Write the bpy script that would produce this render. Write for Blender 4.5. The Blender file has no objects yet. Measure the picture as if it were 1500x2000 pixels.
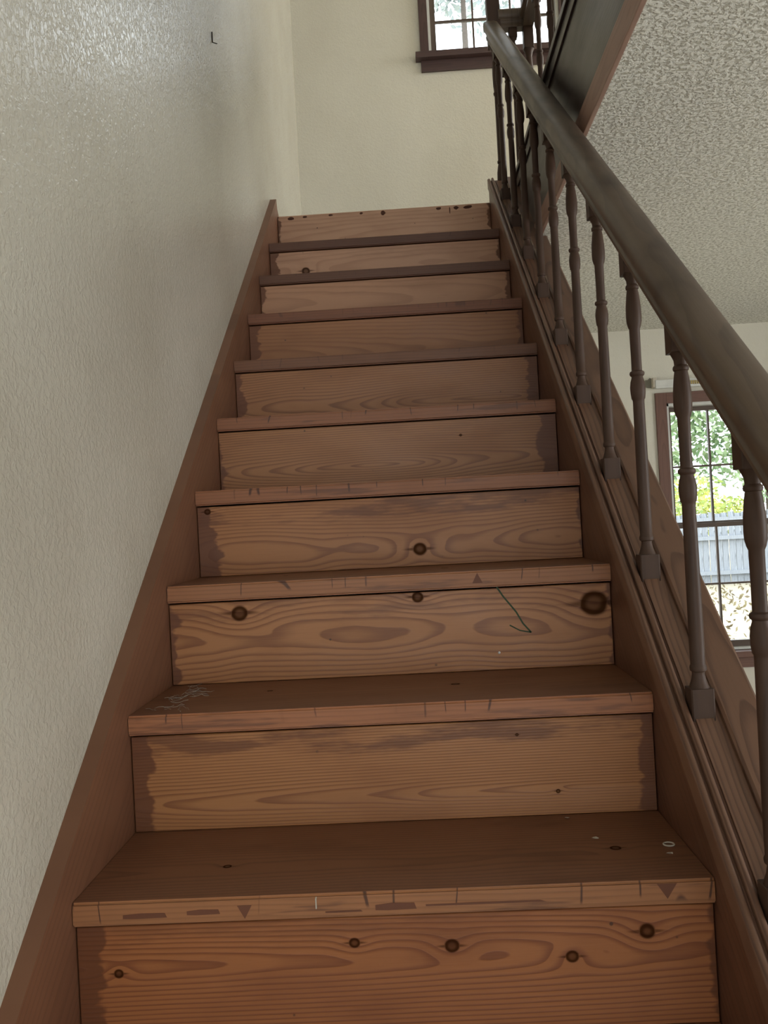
import bpy, bmesh, math, random
import numpy as np
from mathutils import Vector, Matrix

# ------------------------------------------------------------------ camera
sc = bpy.context.scene
COL = sc.collection
RISE, RUN, W = 0.195016, 0.261899, 0.86373
Y1, Z1 = 1.18197, 5 * 0.195016            # fifth nosing: depth and height
M = RISE / RUN
Z0 = Z1 - M * Y1                          # nosing line is z = Z0 + M*y
CAM = Vector((0.4949, 0.0, 1.4704))
PITCH, YAW, ROLL, FPX = 0.0104186, -0.0356504, -0.0543969, 1718.84
cp, sp, cy, sy, cr, sr = (math.cos(PITCH), math.sin(PITCH), math.cos(YAW), math.sin(YAW), math.cos(ROLL), math.sin(ROLL))
fwd = Vector((sy * cp, cy * cp, sp)); rgt = Vector((cy, -sy, 0)); upv = rgt.cross(fwd)
cam_x = cr * rgt + sr * upv; cam_y = -sr * rgt + cr * upv
cam_d = bpy.data.cameras.new('camera'); cam = bpy.data.objects.new('camera', cam_d); COL.objects.link(cam)
cam_d.sensor_fit = 'VERTICAL'; cam_d.sensor_height = 24.0; cam_d.sensor_width = 18.0
cam_d.lens = FPX / 2000 * 24.0; cam_d.clip_start = 0.02; cam_d.clip_end = 200
mw = Matrix((cam_x, cam_y, -fwd)).transposed().to_4x4(); mw.translation = CAM
cam.matrix_world = mw
sc.camera = cam

# ------------------------------------------------------------------ look, sky, daylight
sc.view_settings.view_transform = 'Standard'; sc.view_settings.look = 'None'
sc.view_settings.exposure = -0.54; sc.view_settings.gamma = 1.0; sc.view_settings.use_curve_mapping = False
wd = bpy.data.worlds.new('overcast_sky'); sc.world = wd; wd.use_nodes = True
wd.node_tree.nodes['Background'].inputs[0].default_value = (0.86, 0.94, 1.0, 1)
wd.node_tree.nodes['Background'].inputs[1].default_value = 7.0

def area(name, loc, direction, sx, sz, power, col=(1, 1, 1), portal=False):
    d = bpy.data.lights.new(name, 'AREA'); d.shape = 'RECTANGLE'; d.size = sx; d.size_y = sz
    d.energy = power; d.color = col
    o = bpy.data.objects.new(name, d); COL.objects.link(o); o.location = loc
    o.rotation_euler = Vector(direction).to_track_quat('-Z', 'Z').to_euler()
    if portal: d.cycles.is_portal = True
    return o
YB, ZC, XF = 4.66, 2.40, 0.967           # back wall, living room ceiling, fascia plane
XL = -0.025                               # left wall
area('portal_upper', (1.05, YB + 0.16, 4.45), (0, -1, 0), 0.75, 1.1, 1, portal=True)
area('portal_living', (2.27, YB + 0.16, 1.37), (0, -1, 0), 1.0, 1.4, 1, portal=True)
area('daylight_living_side', (5.04, 0.4, 1.45), (-1, 0, 0), 2.6, 1.2, 96, (1.0, 0.98, 0.95))
area('daylight_entry', (0.9, -2.44, 1.35), (0, 1, 0), 1.5, 1.7, 10, (0.98, 0.98, 1.0))
area('daylight_upstairs', (4.04, 3.95, 3.95), (-1, 0, 0), 1.1, 1.1, 75, (0.98, 0.99, 1.0))

area('daylight_upstairs_front', (1.7, -2.44, 4.15), (0, 1, 0), 1.2, 1.1, 24, (1.0, 0.98, 0.95))

# ------------------------------------------------------------------ helpers
def lin(r, g, b):
    f = lambda c: (c / 255 / 12.92) if c / 255 <= 0.04045 else ((c / 255 + 0.055) / 1.055) ** 2.4
    return (f(r), f(g), f(b), 1.0)

class S:
    """socket arithmetic inside a node tree"""
    def __init__(s, t, v): s.t, s.v = t, v
    def _op(s, op, *a, clamp=False):
        n = s.t.nodes.new('ShaderNodeMath'); n.operation = op; n.use_clamp = clamp
        for i, x in enumerate((s,) + a):
            x = x.v if isinstance(x, S) else x
            if isinstance(x, (int, float)): n.inputs[i].default_value = x
            else: s.t.links.new(x, n.inputs[i])
        return S(s.t, n.outputs[0])
    def __add__(s, o): return s._op('ADD', o)
    def __sub__(s, o): return s._op('SUBTRACT', o)
    def __mul__(s, o): return s._op('MULTIPLY', o)
    def __truediv__(s, o): return s._op('DIVIDE', o)
    __radd__ = __add__; __rmul__ = __mul__
    def __rsub__(s, o): return (s * -1.0) + o
    def f(s, name, *a, **k): return s._op(name, *a, **k)
    def step(s, a, b, lo=0.0, hi=1.0):
        n = s.t.nodes.new('ShaderNodeMapRange'); n.interpolation_type = 'SMOOTHSTEP'
        s.t.links.new(s.v, n.inputs[0])
        if a > b: a, b, lo, hi = b, a, hi, lo
        for i, x in enumerate((a, b, lo, hi)): n.inputs[i + 1].default_value = x
        return S(s.t, n.outputs[0])

def new_mat(name):
    m = bpy.data.materials.new(name); m.use_nodes = True
    t = m.node_tree; b = t.nodes['Principled BSDF']
    return m, t, b
def mix(t, fac, a, b):
    n = t.nodes.new('ShaderNodeMix'); n.data_type = 'RGBA'
    for k, x in ((0, fac), (6, a), (7, b)):
        x = x.v if isinstance(x, S) else x
        if isinstance(x, (int, float, tuple)): n.inputs[k].default_value = x
        else: t.links.new(x, n.inputs[k])
    return n.outputs[2]
def noise(t, vec, scale, detail=2.0, rough=0.5, dist=0.0):
    n = t.nodes.new('ShaderNodeTexNoise'); t.links.new(vec, n.inputs['Vector'])
    n.inputs['Scale'].default_value = scale; n.inputs['Detail'].default_value = detail
    n.inputs['Roughness'].default_value = rough; n.inputs['Distortion'].default_value = dist
    return S(t, n.outputs[0])
def voro(t, vec, scale, feature='F1'):
    n = t.nodes.new('ShaderNodeTexVoronoi'); n.feature = feature; t.links.new(vec, n.inputs['Vector'])
    n.inputs['Scale'].default_value = scale
    return S(t, n.outputs['Distance'])
def objco(t):
    return t.nodes.new('ShaderNodeTexCoord').outputs['Object']
def dot(t, vec, d):
    n = t.nodes.new('ShaderNodeVectorMath'); n.operation = 'DOT_PRODUCT'; t.links.new(vec, n.inputs[0]); n.inputs[1].default_value = d
    return S(t, n.outputs['Value'])
def comb(t, x, y, z):
    n = t.nodes.new('ShaderNodeCombineXYZ')
    for i, q in enumerate((x, y, z)):
        q = q.v if isinstance(q, S) else q
        if isinstance(q, (int, float)): n.inputs[i].default_value = q
        else: t.links.new(q, n.inputs[i])
    return n.outputs[0]
def bump(t, b, h, strength, dist):
    n = t.nodes.new('ShaderNodeBump'); n.inputs['Strength'].default_value = strength; n.inputs['Distance'].default_value = dist
    t.links.new(h.v, n.inputs['Height']); t.links.new(n.outputs[0], b.inputs['Normal'])

def wood(name, light, dark, stain=None, ud=(1, 0, 0), vd=(0, 0, 1), ring=0.010, pith=0.08, depth=0.05, slope=0.06,
         wob=0.02, knots=(), ends=None, length=W, height=RISE, rough=0.42, contrast=0.8, seed=0.0, nicks=0.0, spec=0.5,
         blotch=0.35, topworn=0.0):
    m, t, b = new_mat(name)
    co = objco(t); u = dot(t, co, ud); v = dot(t, co, vd)
    w3 = dot(t, co, (seed * 0 + 1, 1, 1))
    lo = noise(t, comb(t, u * 2.2, v * 5.0, seed), 1.0, 2.0)
    lo2 = noise(t, comb(t, u * 9.0, v * 30.0, seed + 7), 1.0, 2.0)
    d = u * slope + depth + (lo - 0.5) * (wob * 4) + (lo2 - 0.5) * (wob * 0.25)
    kd = None
    for (ku, kv, r) in knots:
        du = (u - ku) * (1 / (r * 2.4)); dv = (v - kv) * (1 / (r * 1.5))
        e = ((du * du + dv * dv) * -0.5).f('EXPONENT')
        d = d + e * (r * 1.1)
        eu = (u - ku) * (1 / r); ev = (v - kv) * (1 / (r * 0.9))
        disk = (eu * eu + ev * ev).f('SQRT') + (lo2 - 0.5) * 0.5
        k1 = disk.step(1.15, 0.8)
        tu = (u - ku) * (1 / (r * 2.4)); tv = (v - kv) * (1 / (r * 0.28))
        k2 = (tu * tu + tv * tv).f('SQRT').step(1.1, 0.5) * 0.7
        core = disk.step(0.25, 0.7) * 0.25 + 0.75
        k = k1.f('MAXIMUM', k2) * core
        kd = k if kd is None else kd.f('MAXIMUM', k)
    vv = v - pith
    R = (vv * vv + d * d).f('SQRT') * (1.4 / ring)
    fr = R.f('FRACT')
    late = fr.step(0.40, 0.92) * fr.step(1.0, 0.94)
    fine = noise(t, comb(t, u * 14, v * 420, seed + 3), 1.0, 2.0, 0.6)
    ringf = late * contrast + (fine - 0.5) * 0.5
    c = mix(t, ringf.f('MAXIMUM', 0.0).f('MINIMUM', 1.0), light, dark)
    bl = noise(t, comb(t, u * 3.5, v * 9, seed + 11), 1.0, 3.0, 0.6)
    c = mix(t, bl.step(0.48, 0.75) * blotch, c, dark)
    if ends:
        eL, eR = ends
        en = noise(t, comb(t, u * 10, v * 22, seed + 19), 1.0, 3.0, 0.6) - 0.5
        ms = (u + en * 0.09).step(eL + 0.004, eL - 0.004).f('MAXIMUM', (u + en * 0.07).step(length - eR - 0.004, length - eR + 0.004))
        c = mix(t, ms * 0.85, c, stain)
        # dirt and old adhesive along the upper edge
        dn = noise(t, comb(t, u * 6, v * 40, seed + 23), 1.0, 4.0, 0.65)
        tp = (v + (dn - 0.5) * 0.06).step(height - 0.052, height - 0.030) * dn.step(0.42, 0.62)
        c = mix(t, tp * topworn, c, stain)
        sp_ = voro(t, comb(t, u * 1.0, v * 1.0, seed), 22.0).step(0.075, 0.04) * noise(t, comb(t, u, v, seed + 31), 6.0, 1.0).step(0.5, 0.56)
        c = mix(t, sp_ * 0.75, c, lin(45, 28, 18))
    if nicks:
        vn = noise(t, comb(t, u * 3.0, 0.0, seed + 41), 2.0, 2.0)
        cu = u * 19.0 + vn * 7.0
        cell = cu.f('FRACT') - 0.5
        slant = (cell + v * (noise(t, comb(t, cu.f('FLOOR'), 1.0, seed), 2.3, 0.0) - 0.5) * 20.0).f('ABSOLUTE').step(0.045, 0.015)
        on = noise(t, comb(t, cu.f('FLOOR'), 0.0, seed + 43), 3.7, 0.0).step(0.45, 0.55)
        hgt = (v + noise(t, comb(t, cu.f('FLOOR'), 2.0, seed), 5.1, 0.0) * 0.03).step(-0.006, 0.002)
        c = mix(t, slant * on * hgt * nicks, c, lin(52, 26, 18))
        gn = noise(t, comb(t, u * 5, v * 60, seed + 47), 1.0, 3.0, 0.6)
        c = mix(t, gn.step(0.55, 0.66) * nicks * 0.7, c, lin(88, 54, 38))
    if kd is not None:
        c = mix(t, kd * 0.92, c, lin(48, 26, 15))
    t.links.new(c, b.inputs['Base Color'])
    rn = (bl * 0.25 + rough - 0.1); t.links.new(rn.v, b.inputs['Roughness'])
    if kd is not None: t.links.new((kd * -spec + spec).v, b.inputs['Specular IOR Level'])
    else: b.inputs['Specular IOR Level'].default_value = spec
    bump(t, b, ringf, 0.12, 0.002)
    return m

def plain(name, col, rough=0.6, spec=0.4, metallic=0.0, bumps=None):
    m, t, b = new_mat(name)
    co = objco(t); n = noise(t, co, 14.0, 3.0)
    c2 = tuple(x * 0.86 for x in col[:3]) + (1,)
    t.links.new(mix(t, n.step(0.3, 0.7), col, c2), b.inputs['Base Color'])
    b.inputs['Roughness'].default_value = rough; b.inputs['Specular IOR Level'].default_value = spec; b.inputs['Metallic'].default_value = metallic
    if bumps: bump(t, b, noise(t, co, bumps[0], 3.0), bumps[1], bumps[2])
    return m

def link(name, me, mat=None, parent=None, loc=None):
    o = bpy.data.objects.new(name, me); COL.objects.link(o)
    if mat is not None:
        for mm in (mat if isinstance(mat, (list, tuple)) else [mat]): me.materials.append(mm)
    if parent is not None: o.parent = parent
    if loc is not None: o.location = loc
    return o
def empty(name, loc=(0, 0, 0)):
    o = bpy.data.objects.new(name, None); COL.objects.link(o); o.location = loc; o.empty_display_size = 0.05
    return o
def tag(o, label=None, cat=None, group=None, kind=None):
    if label: o['label'] = label
    if cat: o['category'] = cat
    if group: o['group'] = group
    if kind: o['kind'] = kind
    return o
def bm_mesh(name, bm, smooth=False):
    bmesh.ops.recalc_face_normals(bm, faces=bm.faces)
    me = bpy.data.meshes.new(name); bm.to_mesh(me); bm.free()
    if smooth:
        for p in me.polygons: p.use_smooth = True
    return me
def add_box(bm, a, b):
    r = bmesh.ops.create_cube(bm, size=1.0)
    for v in r['verts']:
        v.co = Vector(((v.co.x + .5) * (b[0] - a[0]) + a[0], (v.co.y + .5) * (b[1] - a[1]) + a[1], (v.co.z + .5) * (b[2] - a[2]) + a[2]))
    return r['verts']
def box(name, a, b, mat, parent=None, bevel=0.0, origin=None, seg=2):
    """one board, its origin at corner a (world) unless given"""
    org = Vector(origin if origin is not None else a)
    bm = bmesh.new(); add_box(bm, Vector(a) - org, Vector(b) - org)
    if bevel: bmesh.ops.bevel(bm, geom=bm.edges[:], offset=bevel, segments=seg, affect='EDGES', profile=0.7)
    me = bm_mesh(name, bm)
    pl = parent.location if parent is not None else Vector((0, 0, 0))
    p = parent
    while p is not None and p.parent is not None:
        p = p.parent; pl = pl + p.location
    return link(name, me, mat, parent, org - pl)
def prism(name, poly, axis, lo, hi, mat, parent=None, bevel=0.0):
    """polygon in the plane across `axis` ('x': (y,z), 'y': (x,z)) extruded from lo to hi"""
    bm = bmesh.new()
    P = (lambda p, q: (q, p[0], p[1])) if axis == 'x' else (lambda p, q: (p[0], q, p[1]))
    A = [bm.verts.new(P(p, lo)) for p in poly]; B = [bm.verts.new(P(p, hi)) for p in poly]
    bm.faces.new(A); bm.faces.new(B[::-1])
    for i in range(len(poly)): bm.faces.new((A[i], A[(i + 1) % len(poly)], B[(i + 1) % len(poly)], B[i]))
    if bevel: bmesh.ops.bevel(bm, geom=[e for e in bm.edges], offset=bevel, segments=2, affect='EDGES')
    pl = parent.location if parent is not None else Vector((0, 0, 0))
    me = bm_mesh(name, bm); o = link(name, me, mat, parent, -pl)
    return o
def sweep(name, prof, pts, mat, parent=None, smooth=True, cap=True):
    """profile [(x offset, z offset)] carried unrotated along points (x,y,z)"""
    bm = bmesh.new(); rows = []
    for p in pts: rows.append([bm.verts.new((p[0] + q[0], p[1] + (q[2] if len(q) > 2 else 0), p[2] + q[1])) for q in prof])
    n = len(prof)
    for a, b in zip(rows, rows[1:]):
        for i in range(n): bm.faces.new((a[i], a[(i + 1) % n], b[(i + 1) % n], b[i]))
    if cap: bm.faces.new(rows[0]); bm.faces.new(rows[-1][::-1])
    me = bm_mesh(name, bm)
    pl = parent.location if parent is not None else Vector((0, 0, 0))
    o = link(name, me, mat, parent, -pl)
    if smooth:
        for p in me.polygons: p.use_smooth = len(p.vertices) == 4
        me.set_sharp_from_angle(angle=math.radians(38))
    return o
def wall_grid(name, cuts_a, cuts_z, holes, fixed, axis, mat):
    """a wall made of blocks with openings; holes = [(a0,a1,z0,z1)]; fixed = (lo,hi) across the wall"""
    bm = bmesh.new()
    ca = sorted(set(cuts_a + [h[0] for h in holes] + [h[1] for h in holes])); cz = sorted(set(cuts_z + [h[2] for h in holes] + [h[3] for h in holes]))
    for a0, a1 in zip(ca, ca[1:]):
        for z0, z1 in zip(cz, cz[1:]):
            ma, mz = (a0 + a1) / 2, (z0 + z1) / 2
            if any(h[0] < ma < h[1] and h[2] < mz < h[3] for h in holes): continue
            if axis == 'y': add_box(bm, (a0, fixed[0], z0), (a1, fixed[1], z1))
            else: add_box(bm, (fixed[0], a0, z0), (fixed[1], a1, z1))
    bmesh.ops.remove_doubles(bm, verts=bm.verts, dist=1e-5)
    # drop doubled inner faces
    seen = {}
    for f in bm.faces: seen.setdefault(tuple(sorted(v.index for v in f.verts)), []).append(f)
    bm.verts.index_update(); seen = {}
    for f in bm.faces: seen.setdefault(tuple(sorted(v.index for v in f.verts)), []).append(f)
    bmesh.ops.delete(bm, geom=[f for fs in seen.values() if len(fs) > 1 for f in fs], context='FACES_ONLY')
    return tag(link(name, bm_mesh(name, bm), mat), kind='structure')

# ------------------------------------------------------------------ materials
def wall_paint(name, col, dirty, rough, texscale, texstr, marks=0.5):
    m, t, b = new_mat(name); co = objco(t)
    big = noise(t, co, 1.3, 4.0, 0.6)
    c = mix(t, big.step(0.35, 0.7) * 0.55, col, dirty)
    g = noise(t, co, 7.0, 5.0, 0.7)
    c = mix(t, g.step(0.55, 0.8) * 0.35, c, dirty)
    sc_ = noise(t, co, 34.0, 5.0, 0.65, 1.0); area_ = noise(t, co, 2.4, 2.0)
    c = mix(t, sc_.step(0.70, 0.76) * area_.step(0.45, 0.6) * marks, c, lin(92, 84, 74))
    t.links.new(c, b.inputs['Base Color'])
    b.inputs['Roughness'].default_value = rough; b.inputs['Specular IOR Level'].default_value = 0.5
    h = noise(t, co, texscale, 3.0, 0.55, 0.6).step(0.40, 0.62) + noise(t, co, texscale * 3.0, 2.0) * 0.3
    bump(t, b, h, texstr, 0.004)
    return m
MAT = {}
MAT['wall_left'] = wall_paint('cream_semigloss_wall', lin(206, 201, 186), lin(186, 179, 162), 0.19, 92.0, 0.26, 0.6)
MAT['wall_back'] = wall_paint('cream_wall', lin(222, 217, 202), lin(206, 200, 184), 0.55, 90.0, 0.18, 0.3)
MAT['wall_plain'] = wall_paint('cream_wall_far', lin(222, 217, 200), lin(210, 204, 186), 0.6, 90.0, 0.15, 0.2)
m, t, b = new_mat('popcorn_ceiling'); co = objco(t)
pv = noise(t, co, 92.0, 2.5, 0.55, 0.3)
ph = pv.step(0.36, 0.60)
t.links.new(mix(t, pv.step(0.36, 0.58), lin(198, 194, 181), lin(245, 243, 234)), b.inputs['Base Color'])
b.inputs['Roughness'].default_value = 0.9; b.inputs['Specular IOR Level'].default_value = 0.1
bump(t, b, ph, 0.55, 0.004); MAT['popcorn'] = m
MAT['carpet'] = plain('beige_floor', lin(188, 182, 172), 0.95, 0.1, bumps=(180, 0.5, 0.004))
SK = dict(ring=0.016, pith=0.02, depth=0.03, slope=0.01, wob=0.01, contrast=0.45)
RD = (0, RUN, RISE); _l = math.hypot(RUN, RISE); RU = (0, RUN / _l, RISE / _l); RV = (0, -RISE / _l, RUN / _l)
MAT['skirt'] = wood('stained_skirt', lin(124, 84, 61), lin(98, 63, 45), ud=RU, vd=RV, rough=0.42, seed=3.1, blotch=0.3, **SK)
MAT['stringer'] = wood('stained_stringer', lin(108, 72, 55), lin(82, 53, 40), ud=RU, vd=RV, rough=0.42, seed=8.3, **SK)
MAT['capboard'] = wood('stained_cap', lin(118, 86, 68), lin(84, 58, 46), ud=RU, vd=(1, 0, 0), ring=0.011, pith=0.96, depth=0.02, slope=0.012, wob=0.012, contrast=0.7, rough=0.4, seed=5.5)
MAT['rail'] = wood('handrail_stain', lin(98, 82, 68), lin(58, 46, 39), ud=RU, vd=(1, 0, 0), ring=0.02, pith=0.93, depth=0.03, slope=0.02, wob=0.02, contrast=0.35, rough=0.42, seed=9.5, blotch=0.8)
MAT['baluster'] = wood('baluster_stain', lin(76, 56, 45), lin(54, 39, 32), ud=(0, 0, 1), vd=(1, 0, 0), ring=0.012, pith=0.0, depth=0.02, slope=0.01, wob=0.004, contrast=0.4, rough=0.5, seed=2.5, spec=0.3)
MAT['panel'] = wood('dark_fascia', lin(64, 50, 45), lin(42, 33, 30), ud=(0, 1, 0), vd=(0, 0, 1), ring=0.014, pith=2.6, depth=0.02, slope=0.01, wob=0.01, contrast=0.4, rough=0.33, seed=12.5)
MAT['trim'] = wood('brown_trim', lin(168, 132, 116), lin(140, 106, 92), ud=(0, 1, 0), vd=(0, 0, 1), ring=0.01, pith=2.43, depth=0.02, slope=0.01, wob=0.01, contrast=0.4, rough=0.5, seed=14.5)
MAT['frame_v'] = wood('window_casing_upright', lin(112, 76, 62), lin(84, 55, 45), ud=(0, 0, 1), vd=(1, 0, 0), ring=0.01, pith=0.03, depth=0.02, slope=0.01, wob=0.01, contrast=0.4, rough=0.45, seed=15.5)
MAT['frame_h'] = wood('window_casing_level', lin(112, 76, 62), lin(84, 55, 45), ud=(1, 0, 0), vd=(0, 0, 1), ring=0.01, pith=0.03, depth=0.02, slope=0.01, wob=0.01, contrast=0.4, rough=0.45, seed=16.5)
MAT['white'] = plain('white_vinyl', lin(226, 226, 220), 0.45)
MAT['muntin'] = plain('brown_muntin', lin(92, 76, 66), 0.5)
m, t, b = new_mat('window_glass')
t.nodes.remove(b); out = t.nodes['Material Output']
tr = t.nodes.new('ShaderNodeBsdfTransparent'); gl = t.nodes.new('ShaderNodeBsdfGlossy'); gl.inputs['Roughness'].default_value = 0.03
fz = t.nodes.new('ShaderNodeFresnel'); fz.inputs[0].default_value = 1.35; mx = t.nodes.new('ShaderNodeMixShader')
t.links.new(fz.outputs[0], mx.inputs[0]); t.links.new(tr.outputs[0], mx.inputs[1]); t.links.new(gl.outputs[0], mx.inputs[2]); t.links.new(mx.outputs[0], out.inputs[0])
MAT['glass'] = m

# ------------------------------------------------------------------ the room shell
YN, XR, ZT, XRU = -2.5, 5.1, 5.16, 4.1    # near wall, living right wall, top ceiling, upstairs right wall
ZF = 14 * RISE                            # upper floor level
WIN1 = (0.700, 1.394, 3.925, 5.0)
WIN2 = (1.835, 2.72, 0.70, 2.005)
wall_grid('wall_back', [XL - 0.15, XR + 0.15], [-0.2, ZT], [WIN1, WIN2], (YB, YB + 0.14), 'y', MAT['wall_back'])
wall_grid('wall_left', [YN - 0.15, YB], [-0.2, ZT], [], (XL - 0.14, XL), 'x', MAT['wall_left'])
wall_grid('wall_near', [XL, XR], [0.0, ZT], [(0.15, 1.65, 0.5, 2.2), (1.1, 2.3, 3.6, 4.7)], (YN - 0.14, YN), 'y', MAT['wall_plain'])
wall_grid('wall_right', [YN, YB], [0.0, ZC + 0.3], [(-0.9, 1.7, 0.85, 2.05)], (XR, XR + 0.14), 'x', MAT['wall_plain'])
wall_grid('wall_right_upper', [YN, YB], [ZF, ZT], [(3.4, 4.5, 3.4, 4.5)], (XRU, XRU + 0.14), 'x', MAT['wall_plain'])
wall_grid('light_block_upper', [1.25, XRU], [ZF + 0.02, ZT], [], (3.0, 3.12), 'y', MAT['wall_plain'])  # added unseen partition, keeps upstairs daylight off the nearer left wall
tag(box('floor', (XL, YN, -0.1), (XR, YB, 0.0), MAT['carpet']), kind='structure')
tag(box('ceiling', (XF + 0.002, YN, ZC), (XR, YB, ZC + 0.08), MAT['popcorn']), kind='structure')
tag(box('ceiling_entry', (XL, YN, ZC), (XF + 0.004, -0.3, ZC + 0.08), MAT['popcorn']), kind='structure')
tag(box('ceiling_upper', (XL, YN, ZT), (XRU + 0.2, YB, ZT + 0.1), MAT['wall_plain']), kind='structure')
bm = bmesh.new()
add_box(bm, (XF + 0.03, YN, ZC + 0.08), (XRU, YB, ZF + 0.02)); add_box(bm, (XL, YN, ZC + 0.08), (XF + 0.03, -0.3, ZF + 0.02))
add_box(bm, (XL, 3.575, ZF - 0.22), (XF + 0.03, YB, ZF - 0.003))
tag(link('floor_upper', bm_mesh('floor_upper', bm), MAT['carpet']), kind='structure')
# under the stairs
prism_o = prism('wall_under_stairs', [(0.42, 0.0), (YB, 0.0), (YB, 2.5), (3.58, 2.5), (3.58, Z0 + M * 3.56 - 0.31), (0.42, Z0 + M * 0.42 - 0.31)], 'x', 0.90, 0.955, MAT['wall_plain'])
tag(prism_o, kind='structure')

# fascia of the stairwell opening
fas = empty('trim_1', (XF, 0, ZC)); tag(fas, kind='structure')
box('fascia_panel', (XF, -0.3, ZC + 0.012), (XF + 0.03, 3.57, 2.775), MAT['panel'], fas, origin=(0, 0, 0))
box('bottom_strip', (XF - 0.008, -0.3, ZC - 0.002), (XF + 0.0035, 3.05, ZC + 0.066), MAT['trim'], fas, bevel=0.002, origin=(0, 0, 0))
box('top_strip', (XF - 0.006, -0.3, 2.745), (XF + 0.001, 3.57, 2.783), MAT['panel'], fas, bevel=0.002, origin=(0, 0, 0))
tag(box('trim_2', (XF - 0.014, -0.3, 2.783), (XF + 0.15, 3.62, 2.803), MAT['panel'], bevel=0.004, origin=(0, 0, 0)), kind='structure')

# ------------------------------------------------------------------ windows
def window(name, W_, cols, rows_low, rows_up, z_mid, cw, FV, FH, y=YB):
    x0, x1, z0, z1 = W_
    e = empty(name, ((x0 + x1) / 2, y, z0)); tag(e, kind='structure')
    box('casing', (x0 - cw, y - 0.018, z0), (x0, y, z1 + cw), FV, e, bevel=0.002)
    box('casing', (x1, y - 0.018, z0), (x1 + cw, y, z1 + cw), FV, e, bevel=0.002)
    box('casing', (x0, y - 0.018, z1), (x1, y, z1 + cw), FH, e, bevel=0.002)
    box('stool', (x0 - cw - 0.028, y - 0.055, z0 - 0.032), (x1 + cw + 0.028, y + 0.02, z0), FH, e, bevel=0.003)
    box('apron', (x0 - cw, y - 0.016, z0 - 0.090), (x1 + cw, y, z0 - 0.032), FH, e, bevel=0.002)
    for a, b_ in (((x0, y, z0), (x0 + 0.014, y + 0.13, z1)), ((x1 - 0.014, y, z0), (x1, y + 0.13, z1)), ((x0, y, z1 - 0.014), (x1, y + 0.13, z1)), ((x0, y + 0.02, z0), (x1, y + 0.13, z0 + 0.012))):
        box('jamb_liner', a, b_, MAT['white'], e)
    def sash(za, zb, rows, yy):
        s = empty('sash', (0, 0, 0)); s.parent = e
        s.location = (0, 0, 0)
        xa, xb = x0 + 0.014, x1 - 0.014; f = 0.030
        def sb(nm, a, b_, mt):
            bm = bmesh.new(); add_box(bm, a, b_); o = link(nm, bm_mesh(nm, bm), mt, s, -Vector(e.location)); return o
        sb('stile', (xa, yy, za), (xa + f, yy + 0.03, zb), MAT['muntin']); sb('stile', (xb - f, yy, za), (xb, yy + 0.03, zb), MAT['muntin'])
        sb('rail', (xa + f, yy, za), (xb - f, yy + 0.03, za + 0.032), MAT['muntin']); sb('rail', (xa + f, yy, zb - 0.022), (xb - f, yy + 0.03, zb), MAT['muntin'])
        ga, gb, gc, gd = xa + f, xb - f, za + 0.032, zb - 0.022
        for k in range(1, cols):
            x = ga + (gb - ga) * k / cols; sb('muntin', (x - 0.005, yy + 0.006, gc), (x + 0.005, yy + 0.024, gd), MAT['muntin'])
        for k in range(1, rows):
            z = gc + (gd - gc) * k / rows; sb('muntin', (ga, yy + 0.007, z - 0.005), (gb, yy + 0.023, z + 0.005), MAT['muntin'])
        for i in range(cols):
            for j in range(rows):
                px0, px1 = ga + (gb - ga) * i / cols, ga + (gb - ga) * (i + 1) / cols
                pz0, pz1 = gc + (gd - gc) * j / rows, gc + (gd - gc) * (j + 1) / rows
                sb('pane', (px0 + 0.004, yy + 0.013, pz0 + 0.004), (px1 - 0.004, yy + 0.017, pz1 - 0.004), MAT['glass'])
    sash(z0 + 0.012, z_mid + 0.012, rows_low, y + 0.045)
    sash(z_mid - 0.012, z1 - 0.014, rows_up, y + 0.080)
    return e
MAT['dark_v'] = wood('dark_casing_upright', lin(84, 63, 60), lin(60, 45, 44), ud=(0, 0, 1), vd=(1, 0, 0), ring=0.01, pith=0.03, depth=0.02, slope=0.01, wob=0.01, contrast=0.4, rough=0.4, seed=17.5)
MAT['dark_h'] = wood('dark_casing_level', lin(84, 63, 60), lin(60, 45, 44), ud=(1, 0, 0), vd=(0, 0, 1), ring=0.01, pith=0.03, depth=0.02, slope=0.01, wob=0.01, contrast=0.4, rough=0.4, seed=18.5)
window('window_1', WIN1, 3, 3, 3, 4.47, 0.045, MAT['dark_v'], MAT['dark_h'])
window('window_2', WIN2, 4, 2, 2, 1.357, 0.056, MAT['frame_v'], MAT['frame_h'])
# simple windows out of view that the daylight comes through
def side_window(name, a, b, n):
    e = empty(name, a); tag(e, kind='structure')
    ax = 0 if abs(a[0] - b[0]) > abs(a[1] - b[1]) else 1
    for k in range(n + 1):
        p = list(a); q = list(b); c = a[ax] + (b[ax] - a[ax]) * k / n
        p[ax] = c - 0.012; q[ax] = c + 0.012; box('stile', p, q, MAT['white'], e)
    for z in (a[2], (a[2] + b[2]) / 2, b[2]):
        p = list(a); q = list(b); p[2] = z - 0.015; q[2] = z + 0.015; box('rail', p, q, MAT['white'], e)
side_window('window_3', (XR - 0.005, -0.9, 0.85), (XR + 0.03, 1.7, 2.05), 4)
side_window('window_4', (XRU - 0.005, 3.4, 3.4), (XRU + 0.03, 4.5, 4.5), 3)
side_window('window_6', (1.1, YN - 0.03, 3.6), (2.3, YN + 0.005, 4.7), 3)
side_window('window_5', (0.15, YN - 0.03, 0.5), (1.65, YN + 0.005, 2.2), 3)

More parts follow.
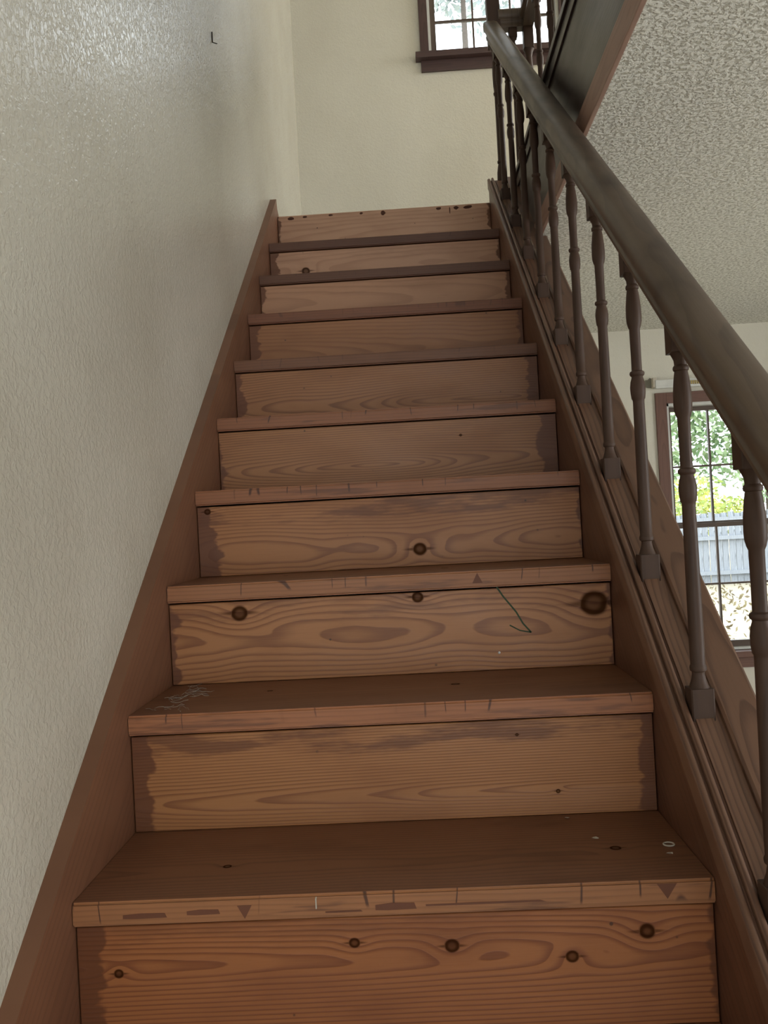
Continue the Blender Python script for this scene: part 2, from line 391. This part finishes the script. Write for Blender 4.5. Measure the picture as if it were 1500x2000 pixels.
# ------------------------------------------------------------------ staircase
stair = empty('staircase', (W / 2, Y1 - 4 * RUN, 0))
tag(stair, 'steep straight wooden staircase with bare worn treads and pine risers', 'staircase')
RC = [  # light, dark, ends(L,R), pith, depth, slope, ring, wob, knots, contrast
 dict(light=lin(166, 108, 66), dark=lin(120, 68, 37), pith=0.10, depth=0.012, slope=0.035, ring=0.0085, wob=0.006, ends=(0.035, 0.008), knots=[(0.381, 0.124, 0.008), (0.512, 0.115, 0.010), (0.672, 0.095, 0.009), (0.773, 0.125, 0.012), (0.057, 0.094, 0.007)], topworn=0.3),  # board tone darkened to carry the dimmer light low on the stairs
 dict(light=lin(176, 125, 80), dark=lin(128, 80, 47), pith=0.045, depth=0.030, slope=-0.035, ring=0.0065, wob=0.006, ends=(0.035, 0.022), knots=[(0.703, 0.039, 0.004), (0.641, 0.134, 0.003)], topworn=0.7),
 dict(light=lin(178, 126, 82), dark=lin(128, 80, 46), pith=0.085, depth=0.055, slope=0.01, ring=0.010, wob=0.016, ends=(0.012, 0.006), knots=[(0.14, 0.136, 0.017), (0.49, 0.150, 0.012), (0.829, 0.120, 0.027)], topworn=0.45),
 dict(light=lin(176, 124, 80), dark=lin(128, 80, 46), pith=0.05, depth=0.05, slope=-0.02, ring=0.0085, wob=0.016, ends=(0.045, 0.006), knots=[(0.50, 0.039, 0.017), (0.025, 0.148, 0.008)], topworn=0.7),
 dict(light=lin(168, 120, 80), dark=lin(118, 76, 46), pith=0.055, depth=-0.03, slope=0.075, ring=0.008, wob=0.010, ends=(0.012, 0.045), knots=[(0.62, 0.118, 0.004)], topworn=0.2),
 dict(light=lin(166, 118, 80), dark=lin(118, 76, 46), pith=0.05, depth=0.06, slope=-0.085, ring=0.009, wob=0.014, ends=(0.02, 0.03), knots=[], topworn=0.1),
 dict(light=lin(164, 116, 80), dark=lin(124, 82, 52), pith=0.05, depth=0.04, slope=0.04, ring=0.013, wob=0.014, ends=(0.03, 0.015), knots=[], topworn=0.1),
 dict(light=lin(190, 142, 108), dark=lin(160, 114, 84), pith=0.09, depth=0.05, slope=0.03, ring=0.016, wob=0.01, ends=(0.014, 0.01), knots=[(0.83, 0.06, 0.008)], topworn=0.1),  # from here up, tones lightened to carry the upstairs window light
 dict(light=lin(202, 156, 124), dark=lin(174, 128, 98), pith=0.09, depth=0.05, slope=-0.03, ring=0.016, wob=0.01, ends=(0.03, 0.008), knots=[(0.134, 0.085, 0.016)], topworn=0.15),
 dict(light=lin(208, 164, 132), dark=lin(182, 136, 106), pith=0.09, depth=0.06, slope=-0.03, ring=0.018, wob=0.01, ends=(0.01, 0.006), knots=[], topworn=0.1),
]
STAIN = lin(98, 54, 27)
TT, OV = 0.033, 0.009
tread_top = [wood('tread_top_%d' % i, lin(128, 85, 59), lin(94, 59, 39), ud=(1, 0, 0), vd=(0, 1, 0), ring=0.012, pith=0.1 + 0.03 * i, depth=0.03, slope=0.02 * (-1) ** i, wob=0.012,
                  contrast=0.55, rough=0.5, seed=30.0 + i, blotch=0.6, knots=[(0.19, 0.11, 0.007), (0.76, 0.12, 0.009)] if i == 0 else [(0.21, 0.17, 0.006), (0.55, 0.15, 0.009)] if i == 1 else []) for i in range(3)]
NOSE = [(160, 108, 76), (166, 108, 78), (156, 104, 74), (148, 96, 70), (142, 92, 68), (118, 78, 60), (126, 80, 62), (104, 70, 58), (106, 72, 62)]
def stair_tread(k, nose_m, top_m):
    yn, zt = Y1 + (k - 5) * RUN, k * RISE
    bm = bmesh.new(); add_box(bm, (0.001, 0, -TT), (W - 0.001, RUN + OV + 0.018, 0))
    ed = [e for e in bm.edges if all(abs(v.co.y) < 1e-6 for v in e.verts) and abs(e.verts[0].co.z - e.verts[1].co.z) < 1e-6]
    bmesh.ops.bevel(bm, geom=ed, offset=0.0035, segments=3, affect='EDGES')
    bmesh.ops.recalc_face_normals(bm, faces=bm.faces)
    for f in bm.faces: f.material_index = 1 if f.normal.y < -0.4 else 0
    me = bm_mesh('tread', bm)
    return link('tread', me, [top_m, nose_m], stair, Vector((0, yn, zt)) - stair.location)
def stair_riser(k, mat):
    yr, zb = Y1 + (k - 5) * RUN + OV, (k - 1) * RISE
    top = RISE - TT if k < 14 else RISE
    bm = bmesh.new(); add_box(bm, (0.0015, 0, 0.0008), (W - 0.0015, 0.018, top - (0.0035 if k < 14 else 0.0012)))
    bmesh.ops.bevel(bm, geom=bm.edges[:], offset=0.001, segments=1, affect='EDGES')
    return link('riser', bm_mesh('riser', bm), mat, stair, Vector((0, yr, zb)) - stair.location)
for k in range(1, 15):
    i = k - 5
    d = dict(RC[max(i, 0)])
    if i < 7:      # warmer lower boards
        d['light'] = (d['light'][0] * 0.93, d['light'][1] * 0.84, d['light'][2] * 0.70, 1); d['dark'] = (d['dark'][0] * 0.95, d['dark'][1] * 0.84, d['dark'][2] * 0.70, 1)
    rm = wood('pine_riser_%d' % k, d.pop('light'), d.pop('dark'), stain=STAIN, seed=50.0 + k * 3.7, contrast=0.8 if i < 6 else 0.55, rough=0.46, height=RISE - TT, **d)
    stair_riser(k, rm)
    if k < 14:
        c = NOSE[min(max(i, 0), 8)]; c = (c[0], c[1] - 2, c[2] - 10)
        nm = wood('tread_nose_%d' % k, lin(*c), lin(*[q * 0.76 for q in c]), ring=0.009, pith=-0.05, depth=0.02, slope=0.01, wob=0.006, contrast=0.4, rough=0.5, seed=70 + k * 1.9, nicks=0.8 if i < 5 else 0.4)
        stair_tread(k, nm, tread_top[k % 3 if k != 5 else 0] if k != 6 else tread_top[1])
# left skirt
off = 0.065
def rake(y, o): return Z0 + M * y + o
ys, ye = 0.05, 3.545
prism('skirt_board', [(ys, 0.0), (ys + 0.34, 0.0), (ye, rake(ye, -0.30)), (ye + 0.07, rake(ye, -0.30)), (ye + 0.07, ZF + 0.01), (ye + 0.02, ZF + 0.03), (ye, rake(ye, off)), (ye - 0.012, rake(ye - 0.012, off)), (ys, rake(ys, off))], 'x', XL, 0.0, MAT['skirt'], stair)
# right closed stringer with its cap
prism('stringer', [(ys, 0.0), (ys + 0.34, 0.0), (3.575, rake(3.575, -0.30)), (3.575, rake(3.575, 0.070)), (ys, rake(ys, 0.070))], 'x', W, 0.975, MAT['stringer'], stair)
Yt = 3.545
def cap_strip(nm, prof, mat): sweep(nm, prof, [(0, ys, rake(ys, 0)), (0, Yt, rake(Yt, 0))], mat, stair)
def rnd(x0, x1, z0, z1, n=6):
    r = (x1 - x0) / 2; cx = (x0 + x1) / 2
    return [(x0, z0)] + [(cx - r * math.cos(math.pi * k / n), z1 - r + r * math.sin(math.pi * k / n)) for k in range(n + 1)] + [(x1, z0)]
cap_strip('bead_moulding', rnd(W - 0.007, W + 0.006, 0.050, 0.090), MAT['capboard'])
cap_strip('bead_moulding', rnd(W + 0.009, W + 0.019, 0.060, 0.093), MAT['capboard'])
cap_strip('cap_board', [(W + 0.001, 0.068), (W + 0.001, 0.080), (0.928, 0.080), (0.928, 0.068)], MAT['capboard'])
cap_strip('outer_cap_board', [(0.928, 0.062), (0.928, 0.088), (0.932, 0.092), (0.984, 0.092), (0.988, 0.088), (0.988, 0.062)], MAT['capboard'])
cap_strip('outer_cove', [(0.975, 0.020), (0.975, 0.062), (0.986, 0.062), (0.981, 0.040)], MAT['capboard'])

# ------------------------------------------------------------------ balustrade beside the stairs
BX = 0.902
prof_b = [(0.034, .0150), (0.040, .0128), (0.047, .0105), (0.055, .0092), (0.0575, .0098), (0.059, .0120), (0.063, .0126), (0.066, .0120), (0.068, .0108), (0.10, .0112), (0.20, .0106), (0.300, .0100),
          (0.304, .0104), (0.306, .0118), (0.315, .0130), (0.326, .0135), (0.336, .0122), (0.343, .0100), (0.345, .0100), (0.347, .0124), (0.350, .0132), (0.353, .0124), (0.355, .0092),
          (0.380, .0090), (0.428, .0094), (0.432, .0112), (0.440, .0132), (0.450, .0137), (0.468, .0132), (0.487, .0112), (0.497, .0096), (0.498, .0112), (0.501, .0119), (0.504, .0112), (0.506, .0092), (0.513, .0098), (0.519, .0125), (0.524, .0150)]
def lathe_into(bm, prof, seg=16):
    rows = [[bm.verts.new((r * math.cos(2 * math.pi * k / seg), r * math.sin(2 * math.pi * k / seg), z)) for k in range(seg)] for z, r in prof]
    for a, b_ in zip(rows, rows[1:]):
        for k in range(seg): f = bm.faces.new((a[k], a[(k + 1) % seg], b_[(k + 1) % seg], b_[k])); f.smooth = True
    bm.faces.new(rows[0][::-1]); bm.faces.new(rows[-1])
def block(bm, h, z0f, z1f):
    vs = add_box(bm, (-h, -h, -1), (h, h, 1))
    for v in vs: v.co.z = z1f(v.co.y) if v.co.z > 0 else z0f(v.co.y)
    es = {e for v in vs for e in v.link_edges if abs(e.verts[0].co.x - e.verts[1].co.x) < 1e-6 and abs(e.verts[0].co.y - e.verts[1].co.y) < 1e-6}
    bmesh.ops.bevel(bm, geom=list(es), offset=0.002, segments=1, affect='EDGES')
def baluster_mesh(slope, top):
    bm = bmesh.new()
    k = (top - 0.041) / 0.524
    lathe_into(bm, [(z * k, r) for z, r in prof_b])
    block(bm, 0.0170, lambda y: -0.010 + slope * y, lambda y: 0.034 * k)
    block(bm, 0.0170, lambda y: 0.524 * k, lambda y: top + 0.006 + slope * y)
    me = bm_mesh('baluster', bm); me.materials.append(MAT['baluster'])
    me.set_sharp_from_angle(angle=math.radians(40))
    return me
CAPZ, RB = 0.080, 0.655                    # cap top and rail underside above the nosing line
bal = empty('stair_balustrade', (BX, Y1, rake(Y1, CAPZ)))
tag(bal, 'dark stained banister with turned balusters climbing along the open side of the stairs', 'banister')
bmesh_s = baluster_mesh(M, RB - CAPZ)
YS = [1.075 + 0.2525 * k for k in range(-3, 10)]
for y in YS:
    o = bpy.data.objects.new('baluster', bmesh_s); COL.objects.link(o); o.parent = bal
    o.location = Vector((BX, y, rake(y, CAPZ))) - bal.location
# fillets in the shoe between the balusters
for ya, yb in zip(YS, YS[1:] + [3.545]):
    a, b_ = ya + 0.0172, yb - 0.0172
    sweep('shoe_fillet', [(-0.013, -0.001), (-0.013, 0.005), (0.013, 0.005), (0.013, -0.001)], [(BX, a, rake(a, CAPZ)), (BX, b_, rake(b_, CAPZ))], MAT['capboard'], bal, smooth=False)
half = [(0.021, 0.0), (0.0225, 0.010), (0.020, 0.015), (0.0205, 0.022), (0.0245, 0.027), (0.0245, 0.032), (0.0300, 0.037), (0.0315, 0.044), (0.0315, 0.058), (0.0295, 0.067), (0.024, 0.0735), (0.013, 0.077)]
railp = half + [(0.0, 0.078)] + [(-x, z) for x, z in half[::-1]]
sweep('handrail', railp, [(BX, 0.16, rake(0.16, RB)), (BX, 3.52, rake(3.52, RB))], MAT['rail'], bal)
# newel at the head of the stairs
NY = 3.555
def newel(parent, x, y, z0, ztop, blk0, h=0.026):
    bm = bmesh.new(); L = blk0 - z0
    pr = [(0.0, .016), (0.012, .0175), (0.02, .0185), (0.05, .0175), (0.075, .0135), (0.085, .011), (0.088, .0145), (0.095, .015), (0.10, .012), (0.25, .0115), (0.36 , .0115), (0.365, .015), (0.372, .0155), (0.377, .0125), (0.40, .0145), (0.45, .0155), (L - 0.03, .012), (L - 0.012, .016), (L, .022)]
    lathe_into(bm, [(z + z0 - z0, r) for z, r in pr])
    block(bm, h, lambda yy: L, lambda yy: ztop - z0 - 0.10)
    lathe_into(bm, [(ztop - z0 - 0.10, .022), (ztop - z0 - 0.09, .017), (ztop - z0 - 0.08, .0215), (ztop - z0 - 0.06, .027), (ztop - z0 - 0.035, .027), (ztop - z0 - 0.012, .018), (ztop - z0, .004)])
    me = bm_mesh('newel_post', bm); me.materials.append(MAT['baluster']); me.set_sharp_from_angle(angle=math.radians(40))
    o = bpy.data.objects.new('newel_post', me); COL.objects.link(o); o.parent = parent; o.location = Vector((x, y, z0)) - parent.location
    return o
newel(bal, 0.917, NY, 2.80, 3.68, 3.36)

# ------------------------------------------------------------------ level guard rail above
GX, GZ = 1.053, 2.803
guard = empty('landing_balustrade', (GX, NY, GZ))
tag(guard, 'level upstairs guard rail with turned balusters above the dark fascia', 'guard rail')
gm = baluster_mesh(0.0, 3.43 - GZ)
for y in [3.30 - 0.2525 * k for k in range(0, 14)]:
    o = bpy.data.objects.new('baluster', gm); COL.objects.link(o); o.parent = guard; o.location = Vector((GX, y, GZ)) - guard.location
o = bpy.data.objects.new('baluster', gm); COL.objects.link(o); o.parent = guard; o.location = Vector((0.992, NY, GZ)) - guard.location
newel(guard, GX, NY, GZ, 3.70, 3.34, 0.02)
sweep('handrail', railp, [(GX, -0.1, 3.425), (GX, NY, 3.425)], MAT['rail'], guard)
sweep('handrail', [(0, z, x) for x, z in railp], [(0.935, NY, 3.425), (GX, NY, 3.425)], MAT['rail'], guard)

# ------------------------------------------------------------------ small marks that belong to the stairs
risers = [o for o in stair.children if o.name.split('.')[0] == 'riser']; treads = [o for o in stair.children if o.name.split('.')[0] == 'tread']
def chip(name, parent, pts, mat, y0=-0.0006, y1=0.0004):
    """a thin flake on a front face; points (x,z) in the parent's own space"""
    bm = bmesh.new(); A = [bm.verts.new((x, y0, z)) for x, z in pts]; B = [bm.verts.new((x, y1, z)) for x, z in pts]
    bm.faces.new(A); bm.faces.new(B[::-1])
    for i in range(len(pts)): bm.faces.new((A[i], A[(i + 1) % len(pts)], B[(i + 1) % len(pts)], B[i]))
    return link(name, bm_mesh(name, bm), mat, parent)
MAT['fleck'] = plain('dark_adhesive', lin(84, 46, 26), 0.7)
MAT['mark'] = plain('dark_stain_mark', lin(112, 68, 46), 0.6)
MAT['crayon'] = plain('green_crayon', lin(58, 74, 52), 0.8)
rng = random.Random(4)
for x, wd_, h in ((0.055, 0.032, 0.014), (0.112, 0.022, 0.009), (0.218, 0.018, 0.009), (0.342, 0.014, 0.010), (0.430, 0.020, 0.020), (0.655, 0.024, 0.013), (0.725, 0.022, 0.016), (0.772, 0.038, 0.016), (0.70, 0.005, 0.03)):
    n = 9; pts = []
    for k in range(n):
        a = 2 * math.pi * k / n; q = 0.36 + 0.2 * rng.random()
        pts.append((x + wd_ * q * math.cos(a), RISE - 0.004 - h * 0.55 + h * q * math.sin(a)))
    chip('adhesive_fleck', risers[13], pts, MAT['fleck'])
def tri(parent, x, z, s, up, wd_=1.0):
    sg = 1 if up else -1
    chip('stain_mark', parent, [(x - s * wd_, z - sg * s), (x, z + sg * s), (x + s * wd_, z - sg * s)], MAT['mark'])
tri(treads[4], 0.236, -0.020, 0.009, False, 1.1); tri(treads[4], 0.800, -0.014, 0.010, False, 1.3)
tri(treads[6], 0.607, -0.014, 0.010, True)
for (px, pz, L, h) in ((0.37, -0.024, 0.05, 0.0022), (0.44, -0.020, 0.055, 0.008), (0.56, -0.020, 0.16, 0.0025), (0.10, -0.020, 0.06, 0.006), (0.18, -0.018, 0.045, 0.006)):
    chip('stain_mark', treads[4], [(px - L / 2, pz - h / 2), (px - L * .2, pz - h * .6), (px + L / 2, pz - h / 2), (px + L * .45, pz + h / 2), (px - L * .1, pz + h * .6), (px - L / 2, pz + h / 3)], MAT['mark'])
path = [(0.644, 0.161), (0.655, 0.143), (0.679, 0.111), (0.691, 0.088), (0.706, 0.070), (0.684, 0.075), (0.665, 0.086)]
for wv, seg in ((0.0016, path[:5]), (0.0012, path[4:])):
    Lf, Rt = [], []
    for i, p in enumerate(seg):
        a = seg[max(i - 1, 0)]; b_ = seg[min(i + 1, len(seg) - 1)]; dx, dz = b_[0] - a[0], b_[1] - a[1]; l = math.hypot(dx, dz)
        Lf.append((p[0] - dz / l * wv, p[1] + dx / l * wv)); Rt.append((p[0] + dz / l * wv, p[1] - dx / l * wv))
    chip('crayon_mark', risers[6], Lf + Rt[::-1], MAT['crayon'])

# ------------------------------------------------------------------ things lying about
MAT['scrap'] = plain('pale_scrap', lin(206, 196, 180), 0.7); MAT['metal'] = plain('dull_steel', lin(150, 146, 140), 0.4, metallic=0.8)
MAT['lint'] = plain('grey_lint', lin(150, 138, 126), 0.9)
def torus(name, loc, R, r, mat):
    bm = bmesh.new(); n, q = 20, 8; rows = []
    for i in range(n):
        a = 2 * math.pi * i / n
        rows.append([bm.verts.new(((R + r * math.cos(2 * math.pi * k / q)) * math.cos(a), (R + r * math.cos(2 * math.pi * k / q)) * math.sin(a), r + r * math.sin(2 * math.pi * k / q))) for k in range(q)])
    for i in range(n):
        for k in range(q): bm.faces.new((rows[i][k], rows[(i + 1) % n][k], rows[(i + 1) % n][(k + 1) % q], rows[i][(k + 1) % q]))
    return link(name, bm_mesh(name, bm, True), mat, None, loc)
zt1, zt2 = 5 * RISE, 6 * RISE
tag(torus('plastic_ring', (0.838, 1.305, zt1 + 0.0002), 0.0075, 0.0012, MAT['scrap']), 'tiny pale plastic ring lying on the lowest full tread beside the stringer', 'ring')
def scrap(name, loc, s, seed, label):
    r = random.Random(seed); bm = bmesh.new(); n = 7
    A = [bm.verts.new((s * (0.5 + 0.5 * r.random()) * math.cos(2 * math.pi * k / n), s * 0.6 * (0.5 + 0.5 * r.random()) * math.sin(2 * math.pi * k / n), 0.0004 + s * 0.35 * r.random())) for k in range(n)]
    c = bm.verts.new((0, 0, s * 0.3)); d = bm.verts.new((0, 0, 0.0))
    for k in range(n): bm.faces.new((A[k], A[(k + 1) % n], c)); bm.faces.new((A[(k + 1) % n], A[k], d))
    return tag(link(name, bm_mesh(name, bm), MAT['scrap'], None, loc), label, 'scrap')
scrap('paper_scrap', (0.830, 1.272, zt1), 0.007, 1, 'crumpled pale scrap lying just in front of the plastic ring')
scrap('paper_scrap', (0.738, 1.342, zt1), 0.007, 2, 'thin curled pale scrap on the lowest full tread, left of the plastic ring')
scrap('paper_scrap', (0.713, 1.436, zt1), 0.006, 3, 'pale scrap lodged against the riser at the back of the lowest full tread')
def wire(name, paths, rad, mat, loc, lab, cat):
    bm = bmesh.new()
    for p in paths:
        prev = None
        for i, q in enumerate(p):
            ring_ = [bm.verts.new((q[0] + rad * math.cos(k * math.pi * 2 / 5), q[1] + rad * 0.7 * math.sin(k * math.pi * 2 / 5), q[2] + rad * math.sin(k * math.pi * 2 / 5))) for k in range(5)]
            if prev:
                for k in range(5): bm.faces.new((prev[k], prev[(k + 1) % 5], ring_[(k + 1) % 5], ring_[k]))
            prev = ring_
    return tag(link(name, bm_mesh(name, bm, True), mat, None, loc), lab, cat)
wire('staple', [[(0, -0.0015, -0.018), (0, -0.0016, -0.006)], [(0, -0.0016, -0.006), (0.0006, -0.0008, -0.004)]], 0.0010, MAT['scrap'], (0.333, Y1, zt1), 'small bright staple sticking out of the lowest full nosing, left of its middle', 'staple')
r = random.Random(8); P = []
for k in range(26):
    x, y = 0.03 + 0.05 * r.random(), 0.02 + 0.22 * r.random(); a = r.random() * 6.3; p = []
    for i in range(6):
        p.append((x, y, 0.001 + 0.006 * r.random())); a += (r.random() - .5) * 1.6; x = max(0.004, x + 0.007 * math.cos(a)); y = min(max(0.01, y + 0.007 * math.sin(a)), 0.25)
    P.append(p)
lt = wire('lint_tuft', P, 0.00035, MAT['lint'], (0.0, Y1 + RUN, zt2), 'wisps of grey lint and hair in the left corner of the second tread up', 'lint'); lt['kind'] = 'stuff'
bm = bmesh.new(); bmesh.ops.create_uvsphere(bm, u_segments=12, v_segments=8, radius=0.0026)
tag(link('push_pin', bm_mesh('push_pin', bm, True), MAT['white'], None, (0.642, Y1 + 2 * RUN + OV - 0.0015, 6 * RISE + 0.034)), 'tiny round white pin head on the riser with the green crayon mark', 'pin')
wire('wall_nail', [[(0.0, 0, 0.03), (0.0, 0, 0.0)], [(0, 0, 0.0), (0.012, 0.006, -0.002)]], 0.0022, plain('rusty_nail', lin(52, 44, 40), 0.6), (XL + 0.001, 2.549, 2.90), 'small bent dark nail stuck in the upper left wall', 'nail')

# blind headrail over the living room window
hr = empty('blind_headrail', (2.28, YB, 2.08)); tag(hr, 'broken white blind headrail fixed above the lower window', 'blind')
box('rail', (1.775, YB - 0.05, 2.085), (2.80, YB - 0.001, 2.125), MAT['white'], hr, bevel=0.004)
box('lip', (1.775, YB - 0.056, 2.080), (2.80, YB - 0.048, 2.092), MAT['white'], hr, bevel=0.002)
box('bracket', (1.765, YB - 0.045, 2.088), (1.784, YB - 0.002, 2.140), MAT['scrap'], hr, bevel=0.003)
for k in range(7): box('cord_slot', (1.945 + k * 0.011, YB - 0.0575, 2.094), (1.950 + k * 0.011, YB - 0.049, 2.112), plain('yellowed_tape', lin(196, 172, 110), 0.7) if k == 0 else bpy.data.materials['yellowed_tape'], hr)
bm = bmesh.new(); r = random.Random(5); n = 11
A = [bm.verts.new((1.752 + 0.030 * (0.6 + 0.5 * r.random()) * math.cos(2 * math.pi * k / n), YB - 0.0015 - 0.002 * r.random(), 2.112 + 0.034 * (0.6 + 0.5 * r.random()) * math.sin(2 * math.pi * k / n))) for k in range(n)]
B = [bm.verts.new((v.co.x, YB - 0.0001, v.co.z)) for v in A]; bm.faces.new(A); bm.faces.new(B[::-1])
for k in range(n): bm.faces.new((A[k], A[(k + 1) % n], B[(k + 1) % n], B[k]))
link('torn_plaster', bm_mesh('torn_plaster', bm), plain('torn_plaster_grey', lin(140, 136, 124), 0.95, bumps=(60, 0.8, 0.01)), hr, -hr.location)

# ------------------------------------------------------------------ outdoors
GZ0, FY = -0.35, 20.0
MAT['ground'] = plain('pale_yard', lin(168, 160, 140), 0.95, 0.1); MAT['fence'] = wood('weathered_fence', lin(150, 155, 160), lin(104, 108, 114), ud=(0, 0, 1), vd=(1, 0, 0), ring=0.03, pith=0.05, depth=0.02, slope=0.02, wob=0.02, contrast=0.8, rough=0.9, seed=77, spec=0.1)
tag(box('ground', (-20, YB + 0.3, GZ0 - 0.2), (40, 60, GZ0), MAT['ground']), kind='structure')
def leaf_cloud(n, fn, size, seed):
    g = np.random.default_rng(seed); c = fn(g, n)
    a = g.normal(size=(n, 3)); a /= np.linalg.norm(a, axis=1)[:, None]; b_ = np.cross(a, g.normal(size=(n, 3))); b_ /= np.linalg.norm(b_, axis=1)[:, None]
    s = size * (0.6 + 0.8 * g.random((n, 1)))
    v = np.stack([c - a * s, c + b_ * s * .5, c + a * s, c - b_ * s * .5], 1).reshape(-1, 3)
    me = bpy.data.meshes.new('leaves'); me.from_pydata(v.tolist(), [], np.arange(4 * n).reshape(-1, 4).tolist()); return me
def leaf_mat(name, c1, c2, sc_):
    m, t, b = new_mat(name); co = objco(t); n = noise(t, co, sc_, 3.0)
    t.links.new(mix(t, n.step(0.35, 0.65), c1, c2), b.inputs['Base Color']); b.inputs['Roughness'].default_value = 0.7; b.inputs['Specular IOR Level'].default_value = 0.2
    return m
LM = [leaf_mat('green_leaves', lin(112, 140, 98), lin(170, 188, 148), 1.6), leaf_mat('yellow_leaves', lin(205, 205, 110), lin(160, 180, 110), 1.2), leaf_mat('hazed_leaves', lin(150, 160, 158), lin(176, 184, 180), 1.0)]  # green and pale leaf tones lightened to carry outdoor haze and overexposure
MAT['bark'] = plain('grey_bark', lin(96, 88, 80), 0.9, 0.1)
def tree(loc, h, rx, rz, n, size, mi, seed, label, name='tree', group='trees beyond the fence', stem=0.12):
    e = empty(name, loc); tag(e, label, 'tree' if name == 'tree' else 'shrub', group)
    def fn(g, n):
        k = g.integers(0, 14, n); ctr = np.stack([g.normal(0, rx * .5, 14), g.normal(0, rx * .4, 14), h + g.normal(0, rz * .45, 14)], 1)
        p = g.normal(size=(n, 3)); p /= np.linalg.norm(p, axis=1)[:, None]; p *= (g.random((n, 1)) ** .4)
        return ctr[k] + p * np.array([rx * .55, rx * .55, rz * .5])
    f = link('foliage', leaf_cloud(n, fn, size, seed), LM[mi], e); f['kind'] = 'stuff'
    bm = bmesh.new(); lathe_into(bm, [(0, stem * 1.3), (0.4, stem), (h * 0.6, stem * 0.7), (h, stem * 0.3)], 10); link('trunk', bm_mesh('trunk', bm, True), MAT['bark'], e)
    return e
fence = empty('yard_fence', (8, FY, GZ0)); tag(fence, 'weathered grey plank fence across the back of the yard', 'fence')
fm = None
for k in range(64):
    x = 3.6 + k * 0.146; hh = 1.62
    if fm is None:
        bm = bmesh.new(); add_box(bm, (-0.068, -0.011, 0), (0.068, 0.011, hh)); bmesh.ops.bevel(bm, geom=bm.edges[:], offset=0.004, segments=1, affect='EDGES'); fm = bm_mesh('plank', bm); fm.materials.append(MAT['fence'])
    o = bpy.data.objects.new('plank', fm); COL.objects.link(o); o.parent = fence; o.location = (x - 8, 0.012 * ((k * 7) % 3 - 1), -0.02 * ((k * 5) % 3))
for z in (0.22, 1.0, 1.42): box('fence_rail', (3.5, FY - 0.10, GZ0 + z), (13.0, FY - 0.025, GZ0 + z + 0.085), MAT['fence'], fence)
tree((6.8, 24.5, GZ0), 4.2, 1.25, 2.2, 3800, 0.11, 0, 1, 'leafy green tree behind the fence, nearer the left window casing')
tree((10.4, 25.0, GZ0), 4.4, 1.45, 2.4, 4200, 0.11, 0, 2, 'leafy green tree behind the fence, further to the right')
tree((7.2, 21.6, GZ0), 1.7, 1.2, 0.6, 1400, 0.08, 1, 3, 'yellowing shrub rising just over the plank fence', 'shrub', None, 0.04)
tree((2.9, 28.0, GZ0), 20.3, 2.8, 2.2, 5200, 0.14, 2, 4, 'tall tree tinted pale for haze, its crown showing in the upper stairwell window', 'tree', None, 0.2)
g = np.random.default_rng(9)
def fl(g, n): return np.stack([g.uniform(3, 13, n), g.uniform(8, FY - .2, n), np.full(n, GZ0 + 0.02)], 1)
lf = link('fallen_leaves', leaf_cloud(2600, fl, 0.045, 12), leaf_mat('dry_leaves', lin(96, 84, 66), lin(134, 124, 92), 3.0)); lf.location.z = 0.02
tag(lf, 'dry fallen leaves scattered over the pale yard', 'leaves', kind='stuff')
